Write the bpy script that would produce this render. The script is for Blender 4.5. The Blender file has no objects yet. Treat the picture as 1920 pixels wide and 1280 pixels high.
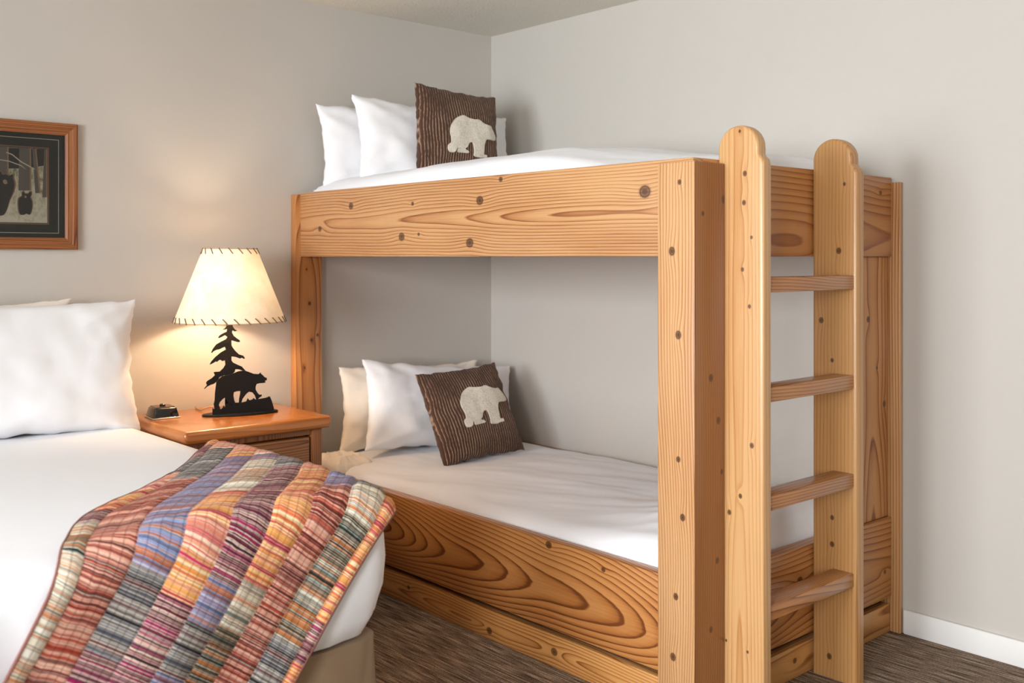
import bpy, bmesh, math, random
from mathutils import Vector, Matrix, noise, geometry
random.seed(7)
S = bpy.context.scene
COL = S.collection
PI = math.pi

# ------------------------------------------------------------------ camera
HEAD = math.radians(41.75)
cam = bpy.data.cameras.new('camera'); camo = bpy.data.objects.new('camera', cam); COL.objects.link(camo)
camo.location = (-3.3947, -3.9635, 1.3148)
camo.rotation_euler = (PI/2, 0, -HEAD)
cam.sensor_fit = 'HORIZONTAL'; cam.sensor_width = 36.0
cam.lens = 1910/1920*36.0
cam.shift_y = -159/1920
cam.dof.use_dof = True; cam.dof.focus_distance = 3.45; cam.dof.aperture_fstop = 3.2
cam.clip_start = 0.05
S.camera = camo

# ------------------------------------------------------------------ world, daylight, exposure
W = bpy.data.worlds.new('daylight'); S.world = W; W.use_nodes = True
W.node_tree.nodes['Background'].inputs[0].default_value = (0.80, 0.90, 1.0, 1)
W.node_tree.nodes['Background'].inputs[1].default_value = 1.5
def area(name, loc, rot, sx, sy, power, color):
    l = bpy.data.lights.new(name, 'AREA'); l.shape = 'RECTANGLE'; l.size = sx; l.size_y = sy
    l.energy = power; l.color = color
    o = bpy.data.objects.new(name, l); COL.objects.link(o); o.location = loc; o.rotation_euler = rot
    return o
# daylight outside the panes; the second window and its lamp are added fill
area('window_daylight', (-5.85, -2.35, 1.58), (0, -PI/2, 0), 1.4, 1.6, 245, (0.92, 0.965, 1.0))
area('added_fill_light', (-5.85, -4.50, 1.58), (0, -PI/2, 0), 1.4, 1.2, 225, (0.92, 0.965, 1.0))
S.view_settings.view_transform = 'Standard'; S.view_settings.look = 'None'
S.view_settings.gamma = 1.0; S.view_settings.use_curve_mapping = False
S.view_settings.exposure = -0.08

# ------------------------------------------------------------------ helpers
def lin(r, g, b):
    f = lambda c: (c/255/12.92) if c/255 <= 0.04045 else ((c/255+0.055)/1.055)**2.4
    return (f(r), f(g), f(b), 1.0)
def tag(o, label=None, cat=None, group=None, kind=None):
    if label: o['label'] = label
    if cat: o['category'] = cat
    if group: o['group'] = group
    if kind: o['kind'] = kind
    return o
def empty(name, loc, label, cat, group=None):
    o = bpy.data.objects.new(name, None); COL.objects.link(o); o.location = loc
    o.empty_display_size = 0.1
    return tag(o, label, cat, group)
def wloc(o):
    v = Vector(o.location)
    while o.parent: o = o.parent; v += Vector(o.location)
    return v
def put(name, bm, mat, parent=None, origin=None, smooth=False, angle=None):
    """link a bmesh (world coordinates) as one mesh object, relative to its parent or its origin"""
    if parent is not None: off = wloc(parent)
    else: off = Vector(origin) if origin is not None else Vector((0, 0, 0))
    bmesh.ops.translate(bm, verts=bm.verts, vec=-off)
    bmesh.ops.recalc_face_normals(bm, faces=bm.faces)
    me = bpy.data.meshes.new(name); bm.to_mesh(me); bm.free()
    if smooth:
        for p in me.polygons: p.use_smooth = True
        if angle: me.set_sharp_from_angle(angle=math.radians(angle))
    if mat: me.materials.append(mat)
    o = bpy.data.objects.new(name, me); COL.objects.link(o)
    if parent is not None: o.parent = parent
    else: o.location = off
    return o
def add_box(bm, x0, x1, y0, y1, z0, z1, bev=0.0, seg=2):
    r = bmesh.ops.create_cube(bm, size=1)
    vs = r['verts']
    for v in vs:
        v.co = Vector((x0+(v.co.x+.5)*(x1-x0), y0+(v.co.y+.5)*(y1-y0), z0+(v.co.z+.5)*(z1-z0)))
    if bev > 0:
        es = list({e for v in vs for e in v.link_edges})
        bmesh.ops.bevel(bm, geom=es, offset=bev, segments=seg, affect='EDGES', profile=.5)
def box(name, x0, x1, y0, y1, z0, z1, mat, parent=None, bev=0.003, origin=None):
    bm = bmesh.new(); add_box(bm, x0, x1, y0, y1, z0, z1, bev)
    return put(name, bm, mat, parent, origin, smooth=bev > 0, angle=35)
def extrude_poly(bm, pts, thick, frame, tri=True):
    """pts: 2D outline; frame(s, t, d) -> world point, d in [0, thick]"""
    n = len(pts)
    a = [bm.verts.new(frame(s, t, 0)) for s, t in pts]; b = [bm.verts.new(frame(s, t, thick)) for s, t in pts]
    f1 = bm.faces.new(a); f2 = bm.faces.new(b[::-1])
    for i in range(n):
        bm.faces.new((a[i], b[i], b[(i+1) % n], a[(i+1) % n]))
    for f in (f1, f2): f.normal_update()
    if tri: bmesh.ops.triangulate(bm, faces=[f1, f2], ngon_method='EAR_CLIP')
def tube(bm, pts, rad, seg=8):
    rings = []
    n = len(pts)
    for i, p in enumerate(pts):
        p = Vector(p); d = (Vector(pts[min(i+1, n-1)])-Vector(pts[max(i-1, 0)])).normalized()
        up = Vector((0, 0, 1)) if abs(d.z) < .9 else Vector((1, 0, 0))
        s = d.cross(up).normalized(); t = s.cross(d)
        r = rad[i] if isinstance(rad, (list, tuple)) else rad
        rings.append([bm.verts.new(p+(s*math.cos(k*2*PI/seg)+t*math.sin(k*2*PI/seg))*r) for k in range(seg)])
    for a, b in zip(rings, rings[1:]):
        for k in range(seg): bm.faces.new((a[k], a[(k+1) % seg], b[(k+1) % seg], b[k]))
    bm.faces.new(rings[0][::-1]); bm.faces.new(rings[-1])
def fbm(x, y, z=0, o=3):
    return noise.fractal(Vector((x, y, z)), 1.0, 2.0, o)
def sm(a, b, x):
    t = max(0, min(1, (x-a)/(b-a))); return t*t*(3-2*t)

# ------------------------------------------------------------------ materials
class NT:
    def __init__(s, tree): s.t = tree; s.n = tree.nodes; s.l = tree.links
    def set(s, sock, v):
        if isinstance(v, bpy.types.NodeSocket): s.l.new(v, sock)
        elif v is not None: sock.default_value = v
    def math(s, op, a, b=None, c=None, clamp=False):
        n = s.n.new('ShaderNodeMath'); n.operation = op; n.use_clamp = clamp
        s.set(n.inputs[0], a)
        if b is not None: s.set(n.inputs[1], b)
        if c is not None: s.set(n.inputs[2], c)
        return n.outputs[0]
    def vmath(s, op, a, b=None):
        n = s.n.new('ShaderNodeVectorMath'); n.operation = op
        s.set(n.inputs[0], a)
        if b is not None: s.set(n.inputs[1], b)
        return n.outputs['Value'] if op in ('LENGTH', 'DOT_PRODUCT', 'DISTANCE') else n.outputs[0]
    def comb(s, x, y, z):
        n = s.n.new('ShaderNodeCombineXYZ'); s.set(n.inputs[0], x); s.set(n.inputs[1], y); s.set(n.inputs[2], z); return n.outputs[0]
    def sep(s, v):
        n = s.n.new('ShaderNodeSeparateXYZ'); s.set(n.inputs[0], v); return n.outputs
    def noise(s, vec, scale=5, detail=3, rough=.5, dim='3D'):
        n = s.n.new('ShaderNodeTexNoise'); n.noise_dimensions = dim
        if dim == '1D': s.set(n.inputs['W'], vec)
        else: s.set(n.inputs['Vector'], vec)
        s.set(n.inputs['Scale'], scale); s.set(n.inputs['Detail'], detail); s.set(n.inputs['Roughness'], rough)
        return n.outputs[0]
    def ramp(s, fac, stops, interp='LINEAR'):
        n = s.n.new('ShaderNodeValToRGB'); n.color_ramp.interpolation = interp
        e = n.color_ramp.elements
        while len(e) < len(stops): e.new(.5)
        for k, (p, c) in enumerate(stops):
            e[k].position = p; e[k].color = c if len(c) == 4 else (*c, 1)
        s.set(n.inputs[0], fac); return n.outputs[0]
    def mix(s, fac, a, b, mode='MIX'):
        n = s.n.new('ShaderNodeMix'); n.data_type = 'RGBA'; n.blend_type = mode
        s.set(n.inputs[0], fac); s.set(n.inputs[6], a); s.set(n.inputs[7], b); return n.outputs[2]
    def bump(s, h, strength, dist):
        n = s.n.new('ShaderNodeBump'); s.set(n.inputs['Height'], h); n.inputs['Strength'].default_value = strength; n.inputs['Distance'].default_value = dist
        return n.outputs[0]
    def tex(s, out='Object'):
        n = s.n.new('ShaderNodeTexCoord'); return n.outputs[out]
def newmat(name):
    m = bpy.data.materials.new(name); m.use_nodes = True
    t = NT(m.node_tree); return m, t, m.node_tree.nodes['Principled BSDF']
def plain(name, color, rough=.5, metal=0, coat=0, spec=None):
    m, t, b = newmat(name)
    b.inputs['Base Color'].default_value = color; b.inputs['Roughness'].default_value = rough; b.inputs['Metallic'].default_value = metal
    b.inputs['Coat Weight'].default_value = coat
    if spec is not None: b.inputs['Specular IOR Level'].default_value = spec
    return m

# --- wood: growth rings cut by the board, knots bend the rings
def make_wood_groups():
    g = bpy.data.node_groups.new('knot', 'ShaderNodeTree')
    I = g.interface
    for nm, ty in (('UV', 'NodeSocketVector'), ('Pos', 'NodeSocketVector'), ('Radius', 'NodeSocketFloat'), ('Bump', 'NodeSocketFloat'), ('Dark', 'NodeSocketFloat')):
        I.new_socket(nm, in_out='INPUT', socket_type=ty)
    I.new_socket('Bump', in_out='OUTPUT', socket_type='NodeSocketFloat'); I.new_socket('Dark', in_out='OUTPUT', socket_type='NodeSocketFloat')
    t = NT(g); gi = g.nodes.new('NodeGroupInput'); go = g.nodes.new('NodeGroupOutput')
    d = t.vmath('SUBTRACT', gi.outputs[0], gi.outputs[1]); x = t.sep(d)
    q = t.vmath('LENGTH', t.comb(t.math('MULTIPLY', x[0], .85), x[1], 0))
    rel = t.math('DIVIDE', q, gi.outputs[2])
    dark = t.math('SUBTRACT', 1.35, rel, clamp=True)
    g.links.new(t.math('MAXIMUM', gi.outputs[4], dark), go.inputs[1])
    q2 = t.vmath('LENGTH', t.comb(t.math('MULTIPLY', x[0], .42), x[1], 0))
    r2 = t.math('DIVIDE', q2, t.math('MULTIPLY', gi.outputs[2], 2.2))
    e = t.math('EXPONENT', t.math('MULTIPLY', t.math('MULTIPLY', r2, r2), -1))
    g.links.new(t.math('ADD', gi.outputs[3], t.math('MULTIPLY', e, t.math('MULTIPLY', gi.outputs[2], .75))), go.inputs[0])
    return g
KNOT = make_wood_groups()
def wood(name, grain, face, off, light, mid, dark, pith=(0, .1), tilt=0.0, density=90, seed=0, knots=(), warp=.03, rough=.36, coat=.25, contrast=1.0):
    """grain: axis index along the fibres; face: axis index across the board's wide face.
    pith (v0, w0): where the heart of the log lies; knots: (along, across, radius) in room coordinates."""
    third = 3-grain-face
    m, t, b = newmat(name)
    p = t.vmath('ADD', t.tex('Object'), tuple(off))
    x = t.sep(p)
    u, v, w = x[grain], x[face], x[third]
    P = t.comb(u, v, w)
    kb, kd = 0.0, 0.0
    for (ku, kv, kr) in knots:
        n = t.n.new('ShaderNodeGroup'); n.node_tree = KNOT
        t.set(n.inputs[0], P); n.inputs[1].default_value = (ku, kv, 0); n.inputs[2].default_value = kr
        t.set(n.inputs[3], kb); t.set(n.inputs[4], kd); kb, kd = n.outputs
    sd = t.vmath('ADD', P, (seed*3.1, seed*7.7, seed*1.9))
    n1 = t.noise(t.vmath('MULTIPLY', sd, (.75, 2.2, 2.2)), 1, 1)
    n2 = t.noise(t.vmath('MULTIPLY', sd, (1.0, 2, 2)), 1.2, 1)
    v2 = t.math('ADD', t.math('SUBTRACT', v, pith[0]), t.math('MULTIPLY', t.math('SUBTRACT', n1, .5), warp*2))
    w2 = t.math('ADD', t.math('ADD', t.math('SUBTRACT', w, pith[1]), t.math('MULTIPLY', u, tilt)), t.math('MULTIPLY', t.math('SUBTRACT', n2, .5), warp*2.6))
    r = t.math('SQRT', t.math('ADD', t.math('MULTIPLY', v2, v2), t.math('MULTIPLY', w2, w2)))
    if knots: r = t.math('ADD', r, kb)
    jit = t.math('MULTIPLY', t.noise(t.vmath('MULTIPLY', sd, (2, 30, 30)), 1, 2), .0028)
    ring = t.math('FRACT', t.math('MULTIPLY', t.math('ADD', r, jit), density))
    prof = t.ramp(ring, [(0, (0, 0, 0)), (.35, (.10,)*3), (.72, (.42,)*3), (.92, (1, 1, 1)), (1, (.15,)*3)])
    fib = t.noise(t.vmath('MULTIPLY', sd, (6, 330, 330)), 1, 2)
    tone = t.noise(t.vmath('MULTIPLY', sd, (1.2, 7, 7)), 1, 2)
    f = t.math('MULTIPLY', prof, contrast)
    f = t.math('ADD', f, t.math('MULTIPLY', t.math('SUBTRACT', fib, .5), .6))
    f = t.math('ADD', f, t.math('MULTIPLY', t.math('SUBTRACT', tone, .5), 1.05), clamp=True)
    c = t.ramp(f, [(0, light), (.45, mid), (1, dark)])
    if knots:
        c = t.mix(t.ramp(kd, [(0, (0,)*3), (.3, (.30,)*3), (.42, (.95,)*3), (.7, (.72,)*3), (1, (.92,)*3)]), c, lin(68, 36, 18))
    t.l.new(c, b.inputs['Base Color'])
    b.inputs['Roughness'].default_value = rough; b.inputs['Coat Weight'].default_value = coat; b.inputs['Coat Roughness'].default_value = .22
    t.l.new(t.bump(t.math('ADD', fib, prof), .10, .002), b.inputs['Normal'])
    return m

def wall_mat(name, color, scale, strength, dist, rough=.85):
    m, t, b = newmat(name)
    o = t.tex('Object')
    c = t.noise(o, 1.3, 3)
    t.l.new(t.mix(t.math('MULTIPLY', c, .25), color, tuple(k*.90 for k in color[:3])+(1,)), b.inputs['Base Color'])
    b.inputs['Roughness'].default_value = rough
    t.l.new(t.bump(t.noise(o, scale, 4, .6), strength, dist), b.inputs['Normal'])
    return m
M_WALL = wall_mat('greige_wall_paint', lin(194, 188, 180), 190, .12, .003)
M_CEIL = wall_mat('popcorn_ceiling', lin(226, 220, 208), 75, .6, .012)
M_TRIMW = plain('white_trim_paint', lin(235, 233, 230), .4)
def carpet_mat():
    m, t, b = newmat('striped_carpet')
    x = t.sep(t.tex('Object'))
    a = t.noise(t.comb(t.math('MULTIPLY', x[0], 150), t.math('MULTIPLY', x[1], 7), 0), 1, 3, .6)
    d = t.noise(t.comb(t.math('MULTIPLY', x[0], 420), t.math('MULTIPLY', x[1], 160), 0), 1, 2)
    f = t.math('ADD', t.math('MULTIPLY', a, .75), t.math('MULTIPLY', d, .35))
    t.l.new(t.ramp(f, [(.40, lin(58, 48, 40)), (.52, lin(112, 96, 82)), (.60, lin(144, 124, 106)), (.70, lin(188, 168, 146))]), b.inputs['Base Color'])
    b.inputs['Roughness'].default_value = .95; b.inputs['Specular IOR Level'].default_value = .1
    t.l.new(t.bump(f, .8, .01), b.inputs['Normal'])
    return m
M_CARPET = carpet_mat()
def cloth(name, color, wr=.25, scale=7, fine=True, sheen=.1):
    m, t, b = newmat(name)
    o = t.tex('Object')
    n = t.noise(t.vmath('MULTIPLY', o, (1, .55, 1)), scale, 2, .5)
    h = n
    if fine: h = t.math('ADD', n, t.math('MULTIPLY', t.noise(o, 700, 1), .03))
    b.inputs['Base Color'].default_value = color; b.inputs['Roughness'].default_value = .85
    b.inputs['Sheen Weight'].default_value = sheen; b.inputs['Specular IOR Level'].default_value = .2
    t.l.new(t.bump(h, wr, .03), b.inputs['Normal'])
    return m
M_SHEET = cloth('white_cotton', lin(242, 242, 246), .12, 5)
M_PILLOW = cloth('white_pillowcase', lin(242, 241, 243), .22, 6)
M_CREAM = cloth('cream_pillowcase', lin(240, 230, 217), .25, 6)
M_SKIRT = cloth('tan_bed_skirt', lin(150, 126, 100), .3, 10)
M_BLACK = plain('black_cut_steel', lin(15, 13, 13), .6, 0, 0, .25)
M_GLOSS = plain('glossy_black_plastic', lin(14, 13, 14), .12, 0, .6)
M_CHROME = plain('chrome', lin(215, 212, 208), .12, 1)
M_BRASS = plain('brass', lin(150, 118, 66), .3, 1)
M_DARK = plain('gap_shade', lin(46, 32, 22), .8)  # painted shade for the gap above the plinth
def glass_mat():
    m = bpy.data.materials.new('thin_glass'); m.use_nodes = True; t = NT(m.node_tree)
    for n in list(t.n):
        if n.type == 'BSDF_PRINCIPLED': t.n.remove(n)
    tr = t.n.new('ShaderNodeBsdfTransparent'); gl = t.n.new('ShaderNodeBsdfGlossy'); gl.inputs['Roughness'].default_value = .03
    fr = t.n.new('ShaderNodeFresnel'); fr.inputs[0].default_value = 1.45
    mx = t.n.new('ShaderNodeMixShader'); t.l.new(fr.outputs[0], mx.inputs[0]); t.l.new(tr.outputs[0], mx.inputs[1]); t.l.new(gl.outputs[0], mx.inputs[2])
    t.l.new(mx.outputs[0], t.n['Material Output'].inputs[0]); return m
M_GLASS = glass_mat()

# ------------------------------------------------------------------ the room
RX, RY, RH, TH = -5.7, -5.6, 2.44, .12
def struct(name, mat, *boxes, bev=0):
    bm = bmesh.new()
    for bxs in boxes: add_box(bm, *bxs, bev)
    return tag(put(name, bm, mat, smooth=bev > 0, angle=35), kind='structure')
struct('floor', M_CARPET, (RX-TH, TH, RY-TH, TH, -.1, 0))
struct('ceiling', M_CEIL, (RX-TH, TH, RY-TH, TH, RH, RH+.1))
struct('wall_back', M_WALL, (RX-TH, TH, 0, TH, 0, RH))
struct('wall_right', M_WALL, (0, TH, RY-TH, 0, 0, RH))
wy0, wy1, wz0, wz1 = -3.2, -1.5, .8, 2.3
vy0, vy1 = -5.1, -3.9
struct('wall_left', M_WALL, (RX-TH, RX, RY-TH, vy0, 0, RH), (RX-TH, RX, vy1, wy0, 0, RH), (RX-TH, RX, wy1, 0, 0, RH), (RX-TH, RX, wy0, wy1, 0, wz0), (RX-TH, RX, wy0, wy1, wz1, RH), (RX-TH, RX, vy0, vy1, 0, wz0), (RX-TH, RX, vy0, vy1, wz1, RH))
struct('wall_front', M_WALL, (RX, 0, RY-TH, RY, 0, RH))
def window(name, horizontal, a0, a1, z0, z1, c):
    bm = bmesh.new(); f = .05; mid = (a0+a1)/2
    bars = [(a0, a0+f, z0, z1), (a1-f, a1, z0, z1), (a0, a1, z0, z0+f), (a0, a1, z1-f, z1), (mid-f/2, mid+f/2, z0, z1)]
    for p, q, r, s in bars:
        if horizontal: add_box(bm, p, q, c-.03, c+.03, r, s, .004)
        else: add_box(bm, c-.03, c+.03, p, q, r, s, .004)
    o = tag(put(name, bm, M_TRIMW), kind='structure')
    for p, q in ((a0+f, mid-f/2), (mid+f/2, a1-f)):
        if horizontal: box('pane', p, q, c-.002, c+.002, z0+f, z1-f, M_GLASS, o, 0)
        else: box('pane', c-.002, c+.002, p, q, z0+f, z1-f, M_GLASS, o, 0)
window('window_1', False, wy0, wy1, wz0, wz1, RX-.06)
window('added_fill_window', False, vy0, vy1, wz0, wz1, RX-.06)  # unseen window, added to bring fill light to the lower bunk
def baseboard(name, x0, x1, y0, y1): struct(name, M_TRIMW, (x0, x1, y0, y1, 0, .085), bev=.005)
baseboard('baseboard_right', -.014, 0, RY, -2.222)
baseboard('baseboard_back', RX, -1.152, -.014, 0)
baseboard('baseboard_left', RX, RX+.014, RY, -.014)
baseboard('baseboard_front', RX+.014, -.014, RY, RY+.014)

# ------------------------------------------------------------------ bunk bed
BL = (-.58, -1.1, 0)
bunk = empty('bunk_bed', BL, 'honey coloured pine bunk bed built into the corner of the room', 'bunk bed')
HL, HM, HD = lin(194, 149, 102), lin(175, 121, 74), lin(124, 70, 35)        # honey pine
OL, OM, OD = lin(193, 134, 77), lin(173, 109, 55), lin(112, 59, 26)           # deeper orange fir
def kn(L, r, seed=1):
    rr = random.Random(seed); return [(a, c, r*rr.uniform(.6, 1.25)) for a, c in L]
flip = lambda L: [(b, a) for a, b in L]
k_rail = [(-.448, 1.52, .013), (-.869, 1.513, .007), (-1.261, 1.509, .015), (-2.009, 1.504, .018), (-.208, 1.432, .011), (-.799, 1.39, .015), (-.907, 1.398, .006), (-1.206, 1.363, .016), (-1.371, 1.576, .008)]
m_rail = wood('pine_upper_side_rail', 1, 2, BL, HL, HM, HD, (1.45, -1.20), .020, 105, 1, k_rail, .022, contrast=.95)
k_post = kn([(1.522, -2.161), (1.33, -2.134), (1.097, -2.157), (.751, -2.157), (.592, -2.172), (.367, -2.148), (.196, -2.138)], .009)
m_post = wood('pine_corner_post', 2, 1, BL, lin(202, 158, 113), lin(185, 133, 86), lin(142, 85, 45), (-1.93, -1.25), .012, 115, 3, k_post, .03, contrast=.95)
m_poste = wood('shaded_corner_post', 2, 0, BL, lin(150, 99, 54), lin(139, 84, 42), lin(106, 58, 26), (-.9, -2.3), .01, 110, 4, kn([(1.434, -1.127), (1.476, -1.033), (.977, -1.091), (.709, -1.042), (.463, -1.062), (.276, -1.091), (.855, -1.057)], .008), .02, contrast=.7)  # end face of the post: its shade is put into the darker colour
m_low = wood('fir_lower_side_rail', 1, 2, BL, OL, OM, OD, (.25, -1.152), -.085, 95, 5, [(-1.605, .391, .011), (-1.844, .366, .007)], .035, contrast=1.15)
m_end = wood('fir_upper_end_rail', 0, 2, BL, OL, OM, lin(138, 77, 37), (1.40, -2.35), .03, 80, 6, kn([(-.10, 1.535), (-.88, 1.36), (-.42, 1.38)], .011), .03)
m_end2 = wood('fir_lower_end_rail', 0, 2, BL, OL, OM, OD, (.24, -2.32), .05, 85, 7, kn([(-.07, .22), (-.6, .3)], .011), .03)
m_plinth = wood('fir_plinth', 1, 2, BL, lin(206, 150, 88), lin(180, 118, 62), lin(130, 76, 36), (.05, -1.16), .02, 110, 8, kn([(-.83, .065), (-1.62, .05), (-1.3, .03)], .010), .05)
m_plinth2 = wood('fir_end_plinth', 0, 2, BL, lin(206, 150, 88), lin(180, 118, 62), lin(130, 76, 36), (.05, -2.3), .02, 90, 9, kn([(-.62, .055)], .012), .05)
k_head = kn([(1.259, -1.10), (1.11, -1.085), (.949, -1.075), (.83, -1.11), (.97, -1.045)], .006)
m_head = wood('pine_head_post', 2, 0, BL, lin(193, 137, 83), lin(173, 112, 59), lin(126, 72, 34), (-1.09, -.15), .02, 100, 10, k_head, .03)
m_footp = wood('pine_wall_post', 2, 0, BL, lin(206, 150, 96), lin(180, 118, 66), lin(126, 74, 38), (-.12, -2.27), .02, 80, 11, kn([(.93, -.1), (.8, -.05), (1.1, -.16)], .008), .03)
m_trim = wood('pine_edge_trim', 2, 1, BL, HL, HM, HD, (0, -.3), .01, 90, 12, [], .02)
RZ0, RZ1, LZ0, LZ1 = 1.315, 1.592, .124, .404
box('side_rail', -1.132, -1.087, -2.185, -.045, RZ0, RZ1, m_rail, bunk)
box('side_rail', -1.132, -1.087, -2.185, -.045, LZ0, LZ1, m_low, bunk)
box('side_rail', -.045, -.002, -2.14, -.03, RZ0, RZ1, m_rail, bunk)
box('side_rail', -.045, -.002, -2.14, -.03, LZ0, LZ1, m_low, bunk)
box('end_rail', -1.087, -.024, -2.185, -2.14, RZ0, RZ1, m_end, bunk)
box('end_rail', -1.087, -.024, -2.185, -2.14, LZ0, LZ1, m_end2, bunk)
box('plinth', -1.122, -1.085, -2.09, -.045, 0.0, .102, m_plinth, bunk)
box('plinth', -1.03, -.024, -2.180, -2.145, 0.0, .098, m_plinth2, bunk)
box('gap_shade_strip', -1.092, -1.087, -2.09, -.045, .09, .135, M_DARK, bunk, 0)  # dark strips stand in for the shade in the gap under the rails
box('gap_shade_strip', -1.03, -.024, -2.146, -2.140, .09, .135, M_DARK, bunk, 0)
def board_prism(name, plan, z1, mat):
    bm = bmesh.new(); extrude_poly(bm, plan, z1, lambda s, t, d: (s, t, d), False)
    bm.normal_update(); bmesh.ops.bevel(bm, geom=list(bm.edges), offset=.003, segments=2, affect='EDGES', profile=.5)
    return put(name, bm, mat, bunk, smooth=True, angle=35)
board_prism('corner_post_board', [(-1.162, -2.082), (-1.162, -2.2145), (-1.133, -2.1855), (-1.133, -2.082)], 1.578, m_post)
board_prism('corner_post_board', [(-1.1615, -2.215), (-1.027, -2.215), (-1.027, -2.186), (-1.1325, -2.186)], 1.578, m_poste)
box('head_post', -1.153, -1.022, -.044, -.001, 0, 1.585, m_head, bunk)
box('wall_post', -.19, -.022, -2.172, -2.14, LZ1+.001, RZ0, m_footp, bunk)
box('edge_trim', -.022, -.001, -2.216, -2.14, 0, 1.575, m_trim, bunk)
m_ply = wood('plywood', 1, 0, BL, OL, OM, OD, (0, 1), .01, 60, 20, [], .05)
box('platform', -1.087, -.045, -2.14, -.045, 1.335, 1.353, m_ply, bunk)
box('platform', -1.087, -.045, -2.14, -.045, .16, .178, m_ply, bunk)

# ------------------------------------------------------------------ ladder on the foot end
LD = (-.76, -2.26, 0)
ladder = empty('bunk_ladder', LD, 'pine ladder with two round topped stiles and four rungs on the bunk end', 'ladder')
def stile(x0, x1, mat):
    # board standing edge-on: arch on top, shoulder step towards the room
    yb, yf = -2.190, -2.342
    pts = [(yb, 0)]
    cy, r = (yb-2.325)/2, (yb+2.325)/2*1.0
    r = abs(yb+2.325)/2
    for k in range(0, 15):
        a = PI*k/14; pts.append((cy+r*math.cos(a), 1.618+r*.95*math.sin(a)))
    pts += [(-2.325, 1.600), (-2.330, 1.592), (-2.338, 1.584), (yf, 1.572), (yf, 0)]
    bm = bmesh.new(); extrude_poly(bm, pts, x1-x0, lambda s, t, d: (x0+d, s, t), False)
    bm.normal_update()
    es = [e for e in bm.edges if len(e.link_faces) == 2 and e.calc_face_angle(0) > .9 and abs(e.verts[0].co.x-e.verts[1].co.x) < .001 and min(v.co.z for v in e.verts) > -.1 and max(v.co.z for v in e.verts) > .01]
    bmesh.ops.bevel(bm, geom=es, offset=.009, segments=3, affect='EDGES', profile=.5)
    return put('stile', bm, mat, ladder, smooth=True, angle=30)
SL, SM, SD = lin(202, 158, 108), lin(187, 135, 83), lin(146, 88, 45)
k_stl = kn([(1.665, -2.265), (1.546, -2.282), (1.465, -2.279), (1.368, -2.304), (1.279, -2.274), (1.177, -2.297), (.647, -2.267), (.595, -2.23), (.219, -2.291), (.231, -2.219), (.793, -2.305)], .0055)
k_str = kn([(1.539, -2.301), (1.333, -2.282), (1.115, -2.221), (.992, -2.259), (1.25, -2.279), (.502, -2.259), (.419, -2.259), (.067, -2.249)], .007)
m_stl = wood('pine_ladder_stile', 2, 1, LD, SL, SM, SD, (-2.262, -1.06), .004, 110, 14, k_stl, .010, contrast=.6)
m_str = wood('pine_ladder_stile_shaded', 2, 1, LD, lin(188, 141, 88), lin(172, 120, 67), lin(132, 81, 40), (-2.45, -.60), .004, 90, 15, k_str, .012, contrast=.6)  # right stile: shade from the left stile is put into the colour
stile(-1.0265, -.984, m_stl)
stile(-.536, -.488, m_str)
m_rung = wood('oak_rung', 0, 1, LD, lin(184, 126, 76), lin(160, 102, 56), lin(116, 70, 36), (-2.1, .2), .03, 120, 16, [], .03, rough=.3, coat=.3)
for z in (.345, .650, .952, 1.257):
    box('rung', -.984, -.536, -2.333, -2.262, z-.042, z, m_rung, ladder, .003)

# ------------------------------------------------------------------ bunk mattresses and duvets
def mattress(name, z0, z1, label):
    bm = bmesh.new(); add_box(bm, -1.075, -.055, -2.12, -.04, z0, z1, .04, 4)
    return tag(put(name, bm, M_SHEET, origin=(-.565, -1.08, z0), smooth=True, angle=60), label, 'mattress')
mattress('bunk_mattress', .178, .375, 'white mattress in the lower bunk under the sheet')
mattress('bunk_mattress', 1.353, 1.56, 'white mattress in the upper bunk under the duvet')
def duvet(name, x0, x1, y0, y1, zf, zbot, label, mat, nx=70, ny=130, rim=.07):
    bm = bmesh.new(); g = []
    for j in range(ny+1):
        row = []
        for i in range(nx+1):
            a, c = i/nx, j/ny
            x, y = x0+(x1-x0)*a, y0+(y1-y0)*c
            d = min(x-x0, x1-x, y-y0, y1-y)
            e = max(0, 1-d/rim); z = zf(x, y)
            z = zbot+(z-zbot)*math.sqrt(max(0, 1-e*e))
            row.append(bm.verts.new((x, y, z)))
        g.append(row)
    for j in range(ny):
        for i in range(nx): bm.faces.new((g[j][i], g[j][i+1], g[j+1][i+1], g[j+1][i]))
    r = bmesh.ops.extrude_face_region(bm, geom=bm.faces[:])   # underside
    for v in [v for v in r['geom'] if isinstance(v, bmesh.types.BMVert)]: v.co.z = zbot-.012
    return tag(put(name, bm, mat, origin=((x0+x1)/2, (y0+y1)/2, zbot-.012), smooth=True), label, 'duvet')
def z_low(x, y):
    a = (x+.565)/.52
    z = .425+.030*(1-a*a)
    z += .075*sm(-1.55, -2.05, y)*(1-.35*abs(a))
    z += .010*fbm(x*2.2, y*1.6, 3)+.0045*fbm(x*9+y*3.0, y*2.5, 8)
    z += .006*abs(fbm(x*5+y*1.2, y*1.1, 21))*sm(-.9, -1.6, y)
    z += .012*math.exp(-((x+.78)**2+(y+1.95)**2)/.02)*math.sin(60*(x+y*.6))
    z -= .030*math.exp(-((x+.6)**2/.12+(y+.50)**2/.05))
    return z
def z_up(x, y):
    a = (x+.565)/.52
    z = 1.640+.070*(1-a*a)+.015*sm(-.4, -1.1, y)+.014*a
    z -= .075*sm(-1.35, -2.05, y)
    z += .010*fbm(x*2.4+5, y*1.7, 1)+.004*fbm(x*9, y*3, 2)
    return z
duvet('duvet', -1.083, -.048, -2.135, -.035, z_low, .386, 'white rumpled duvet spread over the lower bunk mattress', M_SHEET)
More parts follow.
